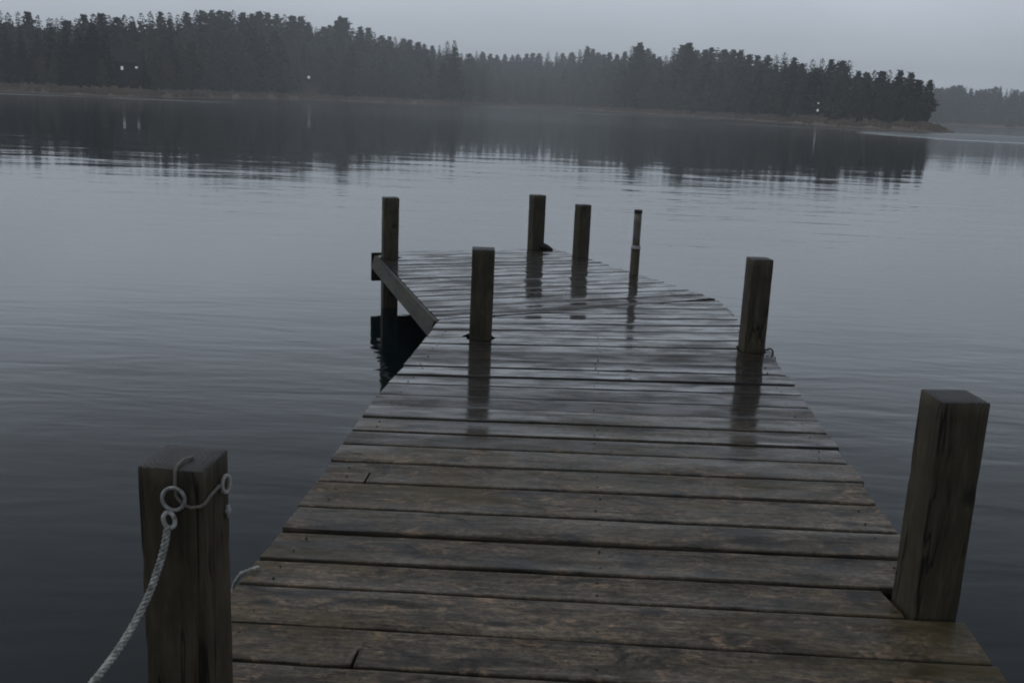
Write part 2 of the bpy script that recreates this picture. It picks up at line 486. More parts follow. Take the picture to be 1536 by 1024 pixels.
def plank(near, far, butt=None):
    """near(t), far(t): plan points of the two long edges for t in 0..1; sweeps a rounded board and cuts notches round posts"""
    plank_id[0] += 1
    pid = plank_id[0]
    ln = (Vector(near(1)) - Vector(near(0))).length
    n = max(6, int(ln / 0.045))
    ts = [i / n for i in range(n + 1)]
    # extra stations at notch borders
    for (nx, ny, h) in NOTCH:
        for e in (-1, 1):
            xb = nx + e * (h + 0.014)
            for k in range(200):
                t0, t1 = k / 200, (k + 1) / 200
                x0, x1 = near(t0)[0], near(t1)[0]
                if (x0 - xb) * (x1 - xb) <= 0 and x0 != x1:
                    tt = t0 + (xb - x0) / (x1 - x0) / 200
                    if abs(near(tt)[1] - ny) < 0.4: ts += [tt - 0.0004, tt + 0.0004]
                    break
    if butt: ts += [butt[0] - 0.0021, butt[0] - 0.0018, butt[0] + 0.0018, butt[0] + 0.0021]
    ts = sorted(t for t in ts if 0 <= t <= 1)
    zt = random.gauss(0, 0.0015); zr = random.gauss(0.002, 0.020); cup = random.gauss(-0.0008, 0.0018); zl = random.gauss(0, 0.0015)
    runs, cur = [], []
    for t in ts:
        a, b = Vector((*near(t), 0)), Vector((*far(t), 0))
        j = 0.0035
        w0 = (b - a).length
        if w0 < 0.012:
            if cur: runs.append(cur)
            cur = []
            continue
        d = (b - a) / w0
        a = a + d * (mnoise.noise(Vector((t * ln * 3.1, pid * 5.3, 0))) * j + mnoise.noise(Vector((t * ln * 14, pid * 5.3, 4))) * j * 0.5)
        b = b + d * (mnoise.noise(Vector((t * ln * 3.1, pid * 5.3, 9))) * j + mnoise.noise(Vector((t * ln * 14, pid * 5.3, 14))) * j * 0.5)
        s0, s1 = 0.0, (b - a).length
        w = s1
        dead = False
        for (nx, ny, h) in NOTCH:
            hh = h + 0.013
            # interval of the cross line a->b inside the notch square
            lo, hi = 0.0, w
            for comp, c in ((0, nx), (1, ny)):
                o, v = a[comp], d[comp]
                if abs(v) < 1e-6:
                    if abs(o - c) > hh: lo, hi = 1, 0
                    continue
                q0, q1 = sorted(((c - hh - o) / v, (c + hh - o) / v))
                lo, hi = max(lo, q0), min(hi, q1)
            if hi - lo > 0.004:
                if lo - s0 >= s1 - hi: s1 = min(s1, lo)
                else: s0 = max(s0, hi)
        if butt and abs(t - butt[0]) < 0.0019: s0 = max(s0, w * butt[1])
        if s1 - s0 < 0.022: dead = True
        if dead:
            if cur: runs.append(cur)
            cur = []
            continue
        cur.append((t, a + d * s0, a + d * s1, s0, w))
    if cur: runs.append(cur)
    for run in runs:
        if len(run) < 2 or (run[-1][1] - run[0][1]).length < 0.06: continue
        V, A, F = [], [], []
        for (t, p, q, s0, w) in run:
            d = (q - p); ww = d.length; d /= ww
            c = min(0.005, ww * 0.2)
            zz = DECK + zt + (t - 0.5) * zl * 2 + 0.0012 * mnoise.noise(Vector((t * ln * 2.3, pid * 3.1, 2)))
            wear0 = 0.0035 * max(0, mnoise.noise(Vector((t * ln * 6, pid * 7.7, 20))))
            wear1 = 0.0035 * max(0, mnoise.noise(Vector((t * ln * 6, pid * 7.7, 30))))
            prof = [(0, -TH), (0, -c * 0.9 - wear0), (c * 0.35, -c * 0.28 - wear0 * .7), (c * 1.1, 0), (c * 2.2, cup * .3), (ww * 0.3, cup), (ww * 0.7, cup), (ww - c * 2.2, cup * .3), (ww - c * 1.1, 0),
                    (ww - c * 0.35, -c * 0.28 - wear1 * .7), (ww, -c * 0.9 - wear1), (ww, -TH)]
            for (s, z) in prof:
                P = p + d * s
                V.append((P.x, P.y, zz + z + (s0 + s - w / 2) * zr))
                A.append((t * ln + pid * 3.71, s0 + s + (0.3 if z < -0.03 else 0), pid * 1.37))
        k = 12
        for i in range(len(run) - 1):
            for j in range(k):
                F.append((i * k + j, (i + 1) * k + j, (i + 1) * k + (j + 1) % k, i * k + (j + 1) % k))
        nV = len(V)
        for j in list(range(k)) + [(len(run) - 1) * k + j for j in range(k)]:
            V.append(V[j]); A.append((A[j][0], A[j][1] + 0.6, A[j][2]))
        F.append(tuple(range(nV, nV + k)))
        F.append(tuple(range(nV + k, nV + 2 * k))[::-1])
        deck.add(V, F, 0, A)
    return zt


def edge_pt(yl, side, yr):
    """meeting of the joint line (through x=-0.7, yl and x=1.6, yr) with an edge"""
    x = -0.7 if side < 0 else 1.6
    y = yl if side < 0 else yr
    tab = L_EDGE if side < 0 else R_EDGE
    for _ in range(6):
        x = interp(tab, y)
        y = yl + (x + 0.7) / 2.3 * (yr - yl)
    return x, y


joints = [2.517, 2.728, 2.972, 3.154, 3.398, 3.626, 3.898, 4.132, 4.355, 4.559, 4.77]
while joints[0] > -1.0: joints.insert(0, joints[0] - random.uniform(0.19, 0.225))
while joints[-1] < 8.6: joints.append(joints[-1] + random.uniform(0.185, 0.22))
nails = []
for k in range(len(joints) - 1):
    y0, y1 = joints[k], joints[k + 1]
    r0, r1 = y0 + interp(TILT, y0), y1 + interp(TILT, y1)
    a0, b0 = edge_pt(y0, -1, r0), edge_pt(y0, 1, r0)
    a1, b1 = edge_pt(y1, -1, r1), edge_pt(y1, 1, r1)
    if y0 > 7.15: # wedge boards running into the seam
        if seam_y(1.7) < r0 + 0.03: continue
    e0, e1 = random.gauss(0, 0.003), random.gauss(0, 0.006)
    g = GAP * random.uniform(0.75, 1.25)

    def mk(P, Q, off):
        P = (P[0] - e0, P[1] + off); Q = (Q[0] + e1, Q[1] + off)
        def f(t):
            x = P[0] + (Q[0] - P[0]) * t; y = P[1] + (Q[1] - P[1]) * t
            return (x, min(y, seam_y(x) - GAP * 0.3))
        return f
    nr, fr_ = mk(a0, b0, g / 2), mk(a1, b1, -g / 2)
    butt = None
    if 2.4 < y0 < 2.6: butt = (0.205, 0.42)
    if 3.85 < y0 < 3.95: butt = (0.083, 0.5)
    plank(nr, fr_, butt)
    if y1 < 7.2:
        for tx in (0.045, 0.5, 0.955):
            for q in (0.25, 0.75):
                p0, p1 = Vector(nr(tx)), Vector(fr_(tx))
                p = p0 + (p1 - p0) * (q + random.uniform(-.05, .05))
                nails.append((p.x + random.uniform(-.012, .012), p.y))

# far section, boards turned with the dock
AZ = R(24)
E_ = Vector((math.cos(AZ), math.sin(AZ))); N_ = Vector((-math.sin(AZ), math.cos(AZ)))
OUT = [Vector(p) for p in [S0, (-1.455, 10.281), (0.40, 11.12), (0.751, 10.51), (1.174, 9.55), S1]]


def clip_u(v):
    us = []
    for i in range(len(OUT)):
        p, q = OUT[i], OUT[(i + 1) % len(OUT)]
        vp, vq = p.dot(N_), q.dot(N_)
        if (vp - v) * (vq - v) <= 0 and vp != vq:
            t = (v - vp) / (vq - vp)
            us.append((p + (q - p) * t).dot(E_))
    return (min(us), max(us)) if len(us) >= 2 else None


vs = [p.dot(N_) for p in OUT]
v = min(vs) + 0.02
vmax = max(vs)
while v < vmax - 0.05:
    v1 = min(v + random.uniform(0.185, 0.215), vmax - 0.004)
    vS = OUT[5].dot(N_)
    if v < vS - 0.02: v1 = vS if vS - v < 0.2 else (v + vS) / 2
    if vmax - v1 < 0.09: v1 = vmax - 0.004
    c0, c1 = clip_u(v + 0.006), clip_u(v1 - 0.006)
    if c0 and c1:
        e0, e1 = random.gauss(0, 0.009), random.gauss(0.012, 0.014)
        def mk2(c, vv):
            def f(t):
                u = (c[0] - min(0.02, abs(e0)) * 0.0) + (c[1] + e1 - c[0]) * t
                P = E_ * u + N_ * vv
                return (P.x, P.y)
            return f
        plank(mk2(c0, v + 0.0065), mk2(c1, v1 - 0.0065))
    v = v1
for (x, y) in nails:
    n = 7; rad = 0.0042
    V = [(x + rad * math.cos(2 * math.pi * i / n), y + rad * math.sin(2 * math.pi * i / n), DECK + 0.0022) for i in range(n)]
    V += [(a[0], a[1], DECK - 0.012) for a in V]
    deck.add(V, [tuple(range(n))] + [(i, i + n, (i + 1) % n + n, (i + 1) % n) for i in range(n)], 1, [(0, 0, 0)] * (2 * n))

dock = tag(empty('wooden_dock', (0.3, 3.0, 0.0)), 'long wet grey plank dock bending left as it runs out over the lake', 'dock')
DO = Vector((0.3, 3.0, 0.0))


def dpart(mb, name, mats, sm=True, attr=False):
    o = mb.build(name, mats, None, (0, 0, 0), (0, 0, 0), sm, attr)
    o.parent = dock
    o.location = -DO
    return o


dpart(deck, 'plank_deck', [M_DECK, M_NAIL], [len(f) == 4 for f in deck.F], True)


def beam(name, P, Q, hw, z0, z1, mat):
    """timber along P->Q in plan; its own object with local x along it"""
    P, Q = Vector((*P, 0)), Vector((*Q, 0))
    d = Q - P; ln = d.length; rz = math.atan2(d.y, d.x)
    bm = bmesh.new()
    bmesh.ops.create_cube(bm, size=1)
    for v_ in bm.verts: v_.co = Vector((v_.co.x * ln, v_.co.y * hw * 2, v_.co.z * (z1 - z0)))
    bmesh.ops.bevel(bm, geom=list(bm.edges), offset=0.005, segments=2, affect='EDGES')
    me = bpy.data.meshes.new(name); bm.to_mesh(me); bm.free(); me.materials.append(mat)
    o = link(name, me)
    m_ = (P + Q) / 2
    o.parent = dock
    o.location = Vector((m_.x, m_.y, (z0 + z1) / 2)) - DO
    o.rotation_euler = (0, 0, rz)
    return o


zb = DECK - TH - 0.006
beam('stringer', (-1.06, -0.95), (-0.43, 7.35), 0.025, zb - 0.18, zb, M_BEAM)
beam('stringer', (0.10, -0.95), (0.55, 7.45), 0.025, zb - 0.18, zb, M_BEAM)
beam('stringer', (1.07, -0.95), (1.60, 6.4), 0.025, zb - 0.18, zb, M_BEAM)
beam('stringer', (1.45, 6.75), (1.62, 8.2), 0.025, zb - 0.18, zb, M_BEAM)
beam('stringer', (0.35, 7.75), (-0.5, 10.5), 0.025, zb - 0.18, zb, M_BEAM)
beam('stringer', (1.50, 8.45), (0.35, 10.85), 0.025, zb - 0.18, zb, M_BEAM)
fd = (Vector((-1.455, 10.281)) - Vector(S0)).normalized()
fn = Vector((-fd.y, fd.x))  # points left-front
o1 = fn * 0.024
rb = beam('rim_board', Vector(S0) + o1 - fd * 0.05, Vector((-1.455, 10.281)) + o1 - fd * 0.27, 0.020, DECK - 0.132, DECK + 0.004, M_FASCIA)
rb.rotation_euler.x = R(15)
rb.location += Vector((fn.x * 0.018, fn.y * 0.018, 0.003))
tag(rb, 'grey edge board with dark knots along the bend')
bd = (Vector((0.38, 11.143)) - Vector((-1.455, 10.281))).normalized()
bn = Vector((-bd.y, bd.x))
beam('rim_board', Vector((-1.455, 10.281)) + bn * 0.03 - bd * 0.03, Vector((0.10, 11.01)) + bn * 0.03, 0.020, DECK - 0.305, DECK - 0.012, M_BEAM)
# small iron hook at the deck edge
hk = MB()
hk.tube([(1.742, 6.50, DECK - 0.02), (1.745, 6.50, DECK + 0.012), (1.738, 6.505, DECK + 0.028), (1.722, 6.51, DECK + 0.034), (1.708, 6.515, DECK + 0.022)], 0.006, 8)
dpart(hk, 'iron_hook', [M_NAIL])

# ------------------------------------------------------------------ posts
POST_LABEL = {
    'ln': 'thick square dark post carrying a ring and pale rope',
    'rn': 'tall split dark post leaning out at the near right edge of the dock',
    'c': 'square brown post standing inside the dock near its left edge, before the bend',
    'rm': 'brown square post halfway along the right edge of the dock',
    'fl': 'far post at the left corner of the dock, above the slanting rim board',
    'fm': 'far post at the back edge with a black curved lump at its foot',
    'fr': 'shorter far post between the post with the black lump and the thin pole',
}
for key, (x, y, h, rz, top) in POSTS.items():
    rng = random.Random(hash(key) % 1000 if False else sum(map(ord, key)))
    zt = DECK + top
    zs = [-0.85]
    while zs[-1] < zt - 0.03: zs.append(zs[-1] + (0.025 if zs[-1] > 0.3 else 0.1))
    zs[-1] = zt - 0.004
    cr = 0.0065
    ring = []
    for (sx, sy) in ((1, 1), (-1, 1), (-1, -1), (1, -1)):
        for k in range(4):
            a = math.atan2(sy, sx) - math.pi / 4 + k / 3 * math.pi / 2
            ring.append((sx * (h - cr) + cr * math.cos(a), sy * (h - cr) + cr * math.sin(a)))
    # mid-side points so faces can bow a little
    n = len(ring)
    V, F, M = [], [], []
    for z in zs:
        for (px, py) in ring:
            q = Vector((px * 9, py * 9, z * 2.2 + sum(map(ord, key))))
            d = 1 + 0.022 * mnoise.noise(q) + 0.010 * mnoise.noise(q * 5)
            cn = min(abs(px), abs(py)) / h
            if cn > 0.85: d -= 0.10 * max(0, mnoise.noise(Vector((px * 40, py * 40, z * 9 + 3))) - 0.18) + 0.006 * abs(mnoise.noise(q * 11))
            V.append((px * d, py * d, z))
    for i in range(len(zs) - 1):
        for j in range(n):
            F.append((i * n + j, i * n + (j + 1) % n, (i + 1) * n + (j + 1) % n, (i + 1) * n + j)); M.append(0)
    base = (len(zs) - 1) * n
    prev = base
    for (s, dz) in ((0.975, 0.0035), (0.93, 0.005), (0.6, 0.006), (0.3, 0.007)):
        st = len(V)
        for j in range(n):
            vx, vy, _ = V[base + j]
            V.append((vx * s, vy * s, zt - 0.004 + dz * 0.8 + 0.002 * mnoise.noise(Vector((vx * s * 30, vy * s * 30, zt * 9)))))
        for j in range(n):
            F.append((prev + j, prev + (j + 1) % n, st + (j + 1) % n, st + j)); M.append(1)
        prev = st
    F.append(tuple(prev + j for j in range(n))); M.append(1)
    F.append(tuple(range(n))[::-1]); M.append(0)
    me = mesh('mooring_post', V, F, [M_POST, M_END], True, M)
    o = link('mooring_post', me, None, (x, y, 0), (0, 0, R(rz)))
    tag(o, POST_LABEL[key], 'post', 'wooden posts along the dock')

# thin pole with pale sleeve
pp = tag(empty('thin_pole', (1.150, 9.572, 0.0)), 'thin round pole with pale upper sleeve and white band', 'pole')
def cyl(name, r0, r1, z0, z1, mat, tilt=0.0):
    m_ = MB()
    m_.tube([(0, 0, z0), (0, 0, z0 + 0.25 * (z1 - z0)), (0, 0, z0 + 0.75 * (z1 - z0)), (0, 0, z1)], [r0, r0, r1, r1], 16)
    return m_.build(name, [mat], pp, (0, 0, 0), (0, R(tilt), 0), True)
cyl('pole_shaft', 0.046, 0.044, -0.85, 0.745, M_POST)
cyl('band', 0.047, 0.045, 0.748, 0.778, M_WHITE)
cyl('pipe_sleeve', 0.036, 0.037, 0.780, 1.088, M_PIPE)
cyl('end_cap', 0.040, 0.039, 1.090, 1.120, M_RUBBER)

# bumper at the end of the dock
bu = MB()
bu.tube([(0.268, 11.05, 0.515), (0.285, 11.05, 0.528), (0.31, 11.045, 0.530), (0.335, 11.035, 0.523), (0.36, 11.025, 0.514), (0.385, 11.015, 0.506), (0.405, 11.005, 0.50)],
        [0.036, 0.038, 0.036, 0.032, 0.027, 0.020, 0.012], 12)
tag(bu.build('dock_bumper', [M_RUBBER]), 'black curved lump of rubber humped beside the foot of the far post', 'bumper')

# ------------------------------------------------------------------ rope, ring and cord on the near post
FY = 2.273 - 0.0795           # front face of the post
rope = tag(empty('mooring_rope', (-0.774, FY, 1.09)), 'pale twisted rope hanging from a ring on the near post', 'rope')
RO = Vector((-0.774, FY, 1.09))
def rpart(mb, name, mats):
    o = mb.build(name, mats, rope, -RO, (0, 0, 0), True)
    return o
m_ = MB()
m_.torus((-0.774, FY - 0.014, 1.121), 0.0260, 0.0290, 0.0047, (1, 0.05, 0), (0, -0.12, 1))
rpart(m_, 'ring', [M_THIMBLE])
m_ = MB()
m_.torus((-0.783, FY - 0.022, 1.071), 0.0125, 0.0185, 0.0055, (0.96, 0.28, 0), (-0.18, 0.1, 1))
rpart(m_, 'eye_splice', [M_ROPE])
ctrl = [Vector(p) for p in [(-0.786, FY - 0.024, 1.058), (-0.793, FY - 0.032, 1.010), (-0.806, FY - 0.045, 0.957), (-0.824, FY - 0.075, 0.894), (-0.852, FY - 0.14, 0.829), (-0.880, FY - 0.225, 0.787),
                            (-0.93, FY - 0.36, 0.735), (-1.02, FY - 0.58, 0.70), (-1.2, FY - 0.95, 0.66)]]
path = []
for i in range(len(ctrl) - 1):
    p0, p1, p2, p3 = ctrl[max(i - 1, 0)], ctrl[i], ctrl[i + 1], ctrl[min(i + 2, len(ctrl) - 1)]
    nseg = max(6, int((p2 - p1).length / 0.004))
    for k in range(nseg):
        t = k / nseg
        path.append(0.5 * ((2 * p1) + (p2 - p0) * t + (2 * p0 - 5 * p1 + 4 * p2 - p3) * t * t + (3 * p1 - p0 - 3 * p2 + p3) * t ** 3))
m_ = MB()
ref = Vector((0, 1, 0))
acc = 0
for s in range(3):
    P = []; acc = 0
    for i, p in enumerate(path):
        t = (path[min(i + 1, len(path) - 1)] - path[max(i - 1, 0)]).normalized()
        u = (ref - t * ref.dot(t)).normalized(); b_ = t.cross(u)
        if i: acc += (p - path[i - 1]).length
        a = acc / 0.036 * 2 * math.pi + s * 2 * math.pi / 3
        P.append(p + (u * math.cos(a) + b_ * math.sin(a)) * 0.0050)
    m_.tube(P, 0.0044, 7)
rpart(m_, 'twisted_line', [M_ROPE])
m_ = MB()   # thin cord from the nail on the post top, behind the ring and round to the right face
FX = -0.778 + 0.0790
def rf(u, out, z):
    # point on the right face: u along it (towards the lake), out = proud of it
    c_, s_ = math.cos(R(-6)), math.sin(R(-6))
    lx, ly = 0.0795 + out, u
    return (-0.778 + lx * c_ - ly * s_, 2.273 + lx * s_ + ly * c_, z)
m_.tube([(-0.752, 2.262, DECK + 0.696), (-0.765, 2.235, DECK + 0.699), (-0.769, FY + 0.012, DECK + 0.697), (-0.771, FY - 0.004, DECK + 0.687), (-0.772, FY - 0.005, 1.15), (-0.770, FY - 0.006, 1.125),
         (-0.755, FY - 0.006, 1.105), (-0.735, FY - 0.009, 1.099), (-0.712, FY - 0.012, 1.104), rf(-0.079, 0.004, 1.109), rf(-0.05, 0.006, 1.119), rf(0.0, 0.008, 1.125)], 0.0042, 8)
rpart(m_, 'thin_cord', [M_CORD])
eb = MB()
eb.torus(rf(0.030, 0.012, 1.118), 0.0135, 0.0215, 0.0048, (0.42, 0.9, 0), (0, 0, 1))
eb.tube([rf(0.030, -0.01, 1.097), rf(0.030, 0.012, 1.098)], 0.005, 8)
o = eb.build('eye_bolt', [M_WHITE])
tag(o, 'white oval eye bolt on the right face of the near post', 'eye bolt')
b2 = MB()
b2.tube([rf(0.058, -0.01, 1.035), rf(0.058, 0.008, 1.035), rf(0.058, 0.010, 1.035)], [0.008, 0.008, 0.005], 10)
b2.tube([rf(0.058, 0.003, 1.050), rf(0.058, 0.004, 1.016)], 0.0055, 8)
tag(b2.build('bolt', [M_WHITE]), 'small white bolt end below the eye bolt', 'bolt')
ln_ = MB()
pts = [(-0.815, 3.075, DECK + 0.009), (-0.838, 3.05, DECK + 0.010), (-0.862, 3.035, DECK + 0.006), (-0.885, 3.03, DECK - 0.03), (-0.90, 3.03, DECK - 0.10), (-0.91, 3.03, 0.2), (-0.915, 3.03, -0.2)]
ln_.tube(pts, 0.0055, 8)
tag(ln_.build('loose_line', [M_ROPE]), 'short pale line lying over the plank ends behind the near post', 'rope')

# ------------------------------------------------------------------ water and land
SHORE = [(-70, 300), (-50, 310), (-30, 280), (-26.2, 258), (-23.5, 240), (-21.2, 236), (-18.5, 275), (-15.7, 345), (-13, 415), (-10, 475), (-6, 490), (-4.2, 500), (-3.3, 540), (-2.3, 640), (-1.2, 745), (2.2, 745), (4.5, 640), (5.3, 530), (8.9, 440), (13.4, 320), (16.9, 258), (19.5, 236), (21.6, 226), (22.9, 232)]
RIDGE = [(-70, 0.055), (-40, 0.06), (-26.52, 0.0601), (-25.84, 0.061), (-24.95, 0.0583), (-24.05, 0.0566), (-23.43, 0.0574), (-22.64, 0.064), (-22.17, 0.0629), (-21.55, 0.0625), (-20.59, 0.0636), (-19.87, 0.0685), (-18.96, 0.0684), (-18.31, 0.0663), (-17.47, 0.073), (-16.97, 0.0736), (-15.79, 0.0749), (-14.77, 0.0743), (-13.91, 0.0752), (-12.53, 0.0737), (-12.01, 0.073), (-11.48, 0.064), (-10.78, 0.0647), (-10.25, 0.0718), (-9.82, 0.0752), (-9.36, 0.0648), (-8.64, 0.0666), (-8.1, 0.0599), (-6.84, 0.0579), (-5.93, 0.0556), (-4.83, 0.0522), (-4.11, 0.0571), (-3.55, 0.0465), (-2.45, 0.0492), (-1.53, 0.0468), (-0.61, 0.0474), (0.49, 0.0501), (1.59, 0.0509), (2.76, 0.0529), (3.4, 0.0576), (4.15, 0.0526), (5.25, 0.0515), (5.77, 0.0579), (6.46, 0.0645), (7.24, 0.0515), (7.78, 0.0518), (8.28, 0.0607), (8.98, 0.0647), (9.55, 0.0571), (10.06, 0.0616), (11.31, 0.0599), (12.38, 0.0568), (13.25, 0.0561), (14.27, 0.059), (14.84, 0.0497), (15.68, 0.0525), (16.74, 0.0554), (17.36, 0.0522), (17.76, 0.0435), (18.58, 0.0439), (19.55, 0.0456), (20.36, 0.046), (20.75, 0.0375), (21.28, 0.0395), (21.79, 0.0253), (22.1, 0.0138)]
DEPTH = [(-70, 120), (-20, 110), (-12, 140), (0, 170), (5, 110), (9, 90), (13, 65), (17, 45), (20, 28), (21.6, 14), (22.9, 3)]
SM_RIDGE = [(-70, 0.05), (-27, 0.059), (-20, 0.063), (-15, 0.072), (-12, 0.069), (-8, 0.059), (-3, 0.047), (2, 0.047), (8, 0.054), (12, 0.056), (17, 0.050), (20, 0.042), (21.7, 0.028), (22.9, 0.004)]
TREE_H = [(-70, 17), (-22, 16), (-10, 19), (0, 19), (9, 18), (15, 13), (20, 10), (22, 6)]


def ridge_h(az, r):
    return max(1.0, interp(SM_RIDGE, az) * r + CAM_Z - interp(TREE_H, az) - 1.5)


def land_z(az, r):
    d, dep = interp(SHORE, az), interp(DEPTH, az)
    r2 = r + 2.5 * mnoise.noise(Vector((az * 1.3, r * 0.02, 3))) * min(1, dep / 30)
    s = r2 - d
    full = d + dep
    bank = (1.45 + 0.55 * smooth(-18, -12, az)) * (1 if az < 21.4 else max(0.1, 1 - (az - 21.4) * 0.55))
    z = -0.6 + (bank + 0.6) * smooth(-6, min(11, 2 + dep * .5), s) if s < 11 else bank
    hr = ridge_h(az, full)
    z += max(0, hr - bank) * smooth(9, max(12, dep * 0.95), s)
    back = smooth(dep + 30, dep + 150, s) if dep > 20 else smooth(dep * 1.6, dep * 1.6 + 8, s)
    z = z * (1 - back) + (-0.6) * back
    z += 0.8 * mnoise.noise(Vector((az * 0.9, r * 0.06, 8))) * smooth(8, 30, s) * (1 - back)
    return max(-0.6, z)


def land(name, az0, az1, naz, rows, zf, df):
    V, F = [], []
    azs = np.linspace(az0, az1, naz)
    for az in azs:
        d, dep = df(az)
        for s in rows:
            r = d - 8 + s * (dep + 170) if dep > 20 else d - 8 + s * (dep * 2 + 26)
            V.append(pol(az, r, zf(az, r)))
    k = len(rows)
    for i in range(naz - 1):
        for j in range(k - 1):
            F.append((i * k + j, i * k + j + 1, (i + 1) * k + j + 1, (i + 1) * k + j))
    o = link(name, mesh(name, V, F, M_LAND, True))
    tag(o, kind='structure')
    return o


rows = [0, 0.006, 0.012, 0.018, 0.024, 0.03, 0.036, 0.042, 0.048, 0.056, 0.064, 0.075, 0.09] + list(np.linspace(0.11, 1, 34))
o = land('wooded_shore', -66, 22.9, 520, rows, land_z, lambda az: (interp(SHORE, az), interp(DEPTH, az)))
tag(o, 'low brown bank and wooded hill round the far side of the lake', 'shore')


def far_z(az, r):
    s = r - 780
    z = -0.6 + 2.0 * smooth(-6, 10, s) + 17.0 * smooth(5, 110, s)
    return z * (1 - smooth(160, 260, s)) - 0.6 * smooth(160, 260, s)
o = land('distant_shore', 17, 66, 120, rows, far_z, lambda az: (780, 120))
tag(o, 'pale distant wooded shore beyond the end of the point', 'shore')

o = link('lake_water', mesh('lake_water', [(-1280, -300, 0), (1280, -300, 0), (1280, 1430, 0), (-1280, 1430, 0)], [(0, 1, 2, 3)], M_WATER))
tag(o, 'calm dark lake water with soft ripples', 'water', kind='structure')

# ------------------------------------------------------------------ trees
def crown_arrays(rng, H, kind, q_=1.0):
    V, F = [], []
    def clump(c, sz, flat):
        # two crossing irregular leaf sprays
        for _ in range(2):
            u = Vector((rng.gauss(0, 1), rng.gauss(0, 1), rng.gauss(0, flat))).normalized()
            w = u.cross(Vector((rng.gauss(0, 1), rng.gauss(0, 1), rng.gauss(0, 1)))).normalized()
            n0 = len(V)
            for (a, b) in ((-1, -.25), (-.2, -.6), (.8, -.35), (1, .3), (.1, .6), (-.7, .4)):
                V.append(c + u * a * sz * rng.uniform(.6, 1.2) + w * b * sz * rng.uniform(.6, 1.2))
            F.append(tuple(range(n0, n0 + 6)))
    if kind == 'spruce':
        z = H * rng.uniform(0.06, 0.12)
        while z < H * 0.985:
            t = z / H
            rad = H * 0.165 * (1 - t) ** 0.62 + 0.10
            nb = max(3, int((5 + 9 * (1 - t)) * q_))
            a0 = rng.uniform(0, 6.28)
            for k in range(nb):
                a = a0 + 6.283 * k / nb + rng.uniform(-.3, .3)
                ln = rad * rng.uniform(0.62, 1.15)
                nc = max(1, int(ln / 0.5 * q_))
                for q in range(nc):
                    f = (q + rng.uniform(0.3, 0.95)) / nc
                    clump(Vector((math.cos(a) * ln * f, math.sin(a) * ln * f, z - 0.28 * ln * f + rng.uniform(-.15, .2))), (0.20 + 0.42 * (1 - t) * rng.uniform(.6, 1.2)) / q_ ** .7, 0.6)
            z += H * 0.028 / q_ ** .6 * rng.uniform(.7, 1.25)
        clump(Vector((0, 0, H * 0.985)), 0.25, 2)
    elif kind == 'pine':
        z = H * rng.uniform(0.08, 0.2)
        while z < H * 0.97:
            t = z / H
            prof = (math.sin(min(1, (t + 0.08) * 1.15) * math.pi * 0.56 + 0.15) * (1 - max(0, t - 0.42) / 0.62) ** 0.8)
            rad = H * 0.185 * max(0.10, prof)
            nb = int(rng.randint(7, 10) * q_)
            a0 = rng.uniform(0, 6.28)
            for k in range(nb):
                if rng.random() < 0.12: continue
                a = a0 + 6.283 * k / nb + rng.uniform(-.4, .4)
                ln = rad * rng.uniform(0.45, 1.25)
                nc = max(2, int(ln / 0.42 * q_))
                for q in range(nc):
                    f = 0.2 + 0.8 * (q + rng.random()) / nc
                    clump(Vector((math.cos(a) * ln * f, math.sin(a) * ln * f, z + 0.12 * ln * f + rng.uniform(-.3, .35))), rng.uniform(0.34, 0.68) * (1.15 - 0.4 * t) / q_ ** .7, 0.8)
            z += H * 0.033 / q_ ** .6 * rng.uniform(.7, 1.3)
    return V, F


def bare_arrays(rng, H):
    mb = MB()
    def grow(p, d, ln, r, lev):
        q = p + d * ln
        mb.tube([p, p + d * ln * .5 + Vector((rng.gauss(0, .1), rng.gauss(0, .1), 0)) * ln * .3, q], [r, r * .8, r * .6], 4, 0, False)
        if lev == 0: return
        for _ in range(rng.randint(3, 4)):
            nd = (d + Vector((rng.gauss(0, .5), rng.gauss(0, .5), rng.uniform(-.05, .5)))).normalized()
            grow(p + d * ln * rng.uniform(.45, 1), nd, ln * rng.uniform(.5, .75), max(0.018, r * .55), lev - 1)
    grow(Vector((0, 0, H * .12)), Vector((0, 0, 1)), H * .34, H * .012, 4)
    return mb.V, mb.F


def trunk_mesh(rng, H, mat, r0=0.018):
    mb = MB()
    P = [Vector((rng.gauss(0, .06) * i, rng.gauss(0, .06) * i, -0.6 + (H * 0.9 + 0.6) * i / 6)) for i in range(7)]
    P[0].x = P[0].y = 0
    mb.tube(P, [H * r0 * (1 - 0.14 * i) for i in range(7)], 7)
    for _ in range(5):
        z = rng.uniform(.15, .6) * H; a = rng.uniform(0, 6.28)
        d = Vector((math.cos(a), math.sin(a), .25))
        mb.tube([Vector((0, 0, z)), Vector((0, 0, z)) + d * H * .09], [H * .004, H * .002], 4)
    return mesh('trunk', mb.V, mb.F, mat, True)


VAR = []      # (kind, H, crown mesh, trunk mesh, arrays)
rngv = random.Random(21)
for i in range(12):
    kind = 'pine' if i < 6 else 'spruce'
    H = 16.0
    V, F = crown_arrays(rngv, H, kind)
    VAR.append((kind, H, mesh('crown', V, F, M_NEEDLE), trunk_mesh(rngv, H, M_BARK), *crown_arrays(rngv, H, kind, 0.62)))
DARKV = []
for i in range(4):
    V, F = crown_arrays(rngv, 16.0, 'spruce' if i < 3 else 'pine')
    DARKV.append(('spruce', 16.0, mesh('crown', V, F, M_NEEDLE_DARK), trunk_mesh(rngv, 16, M_BARK), V, F))
BARE = []
for i in range(4):
    V, F = bare_arrays(rngv, 12.0)
    BARE.append(('bare', 12.0, mesh('crown', V, F, M_TWIG), trunk_mesh(rngv, 6.0, M_BARK, 0.022), V, F))


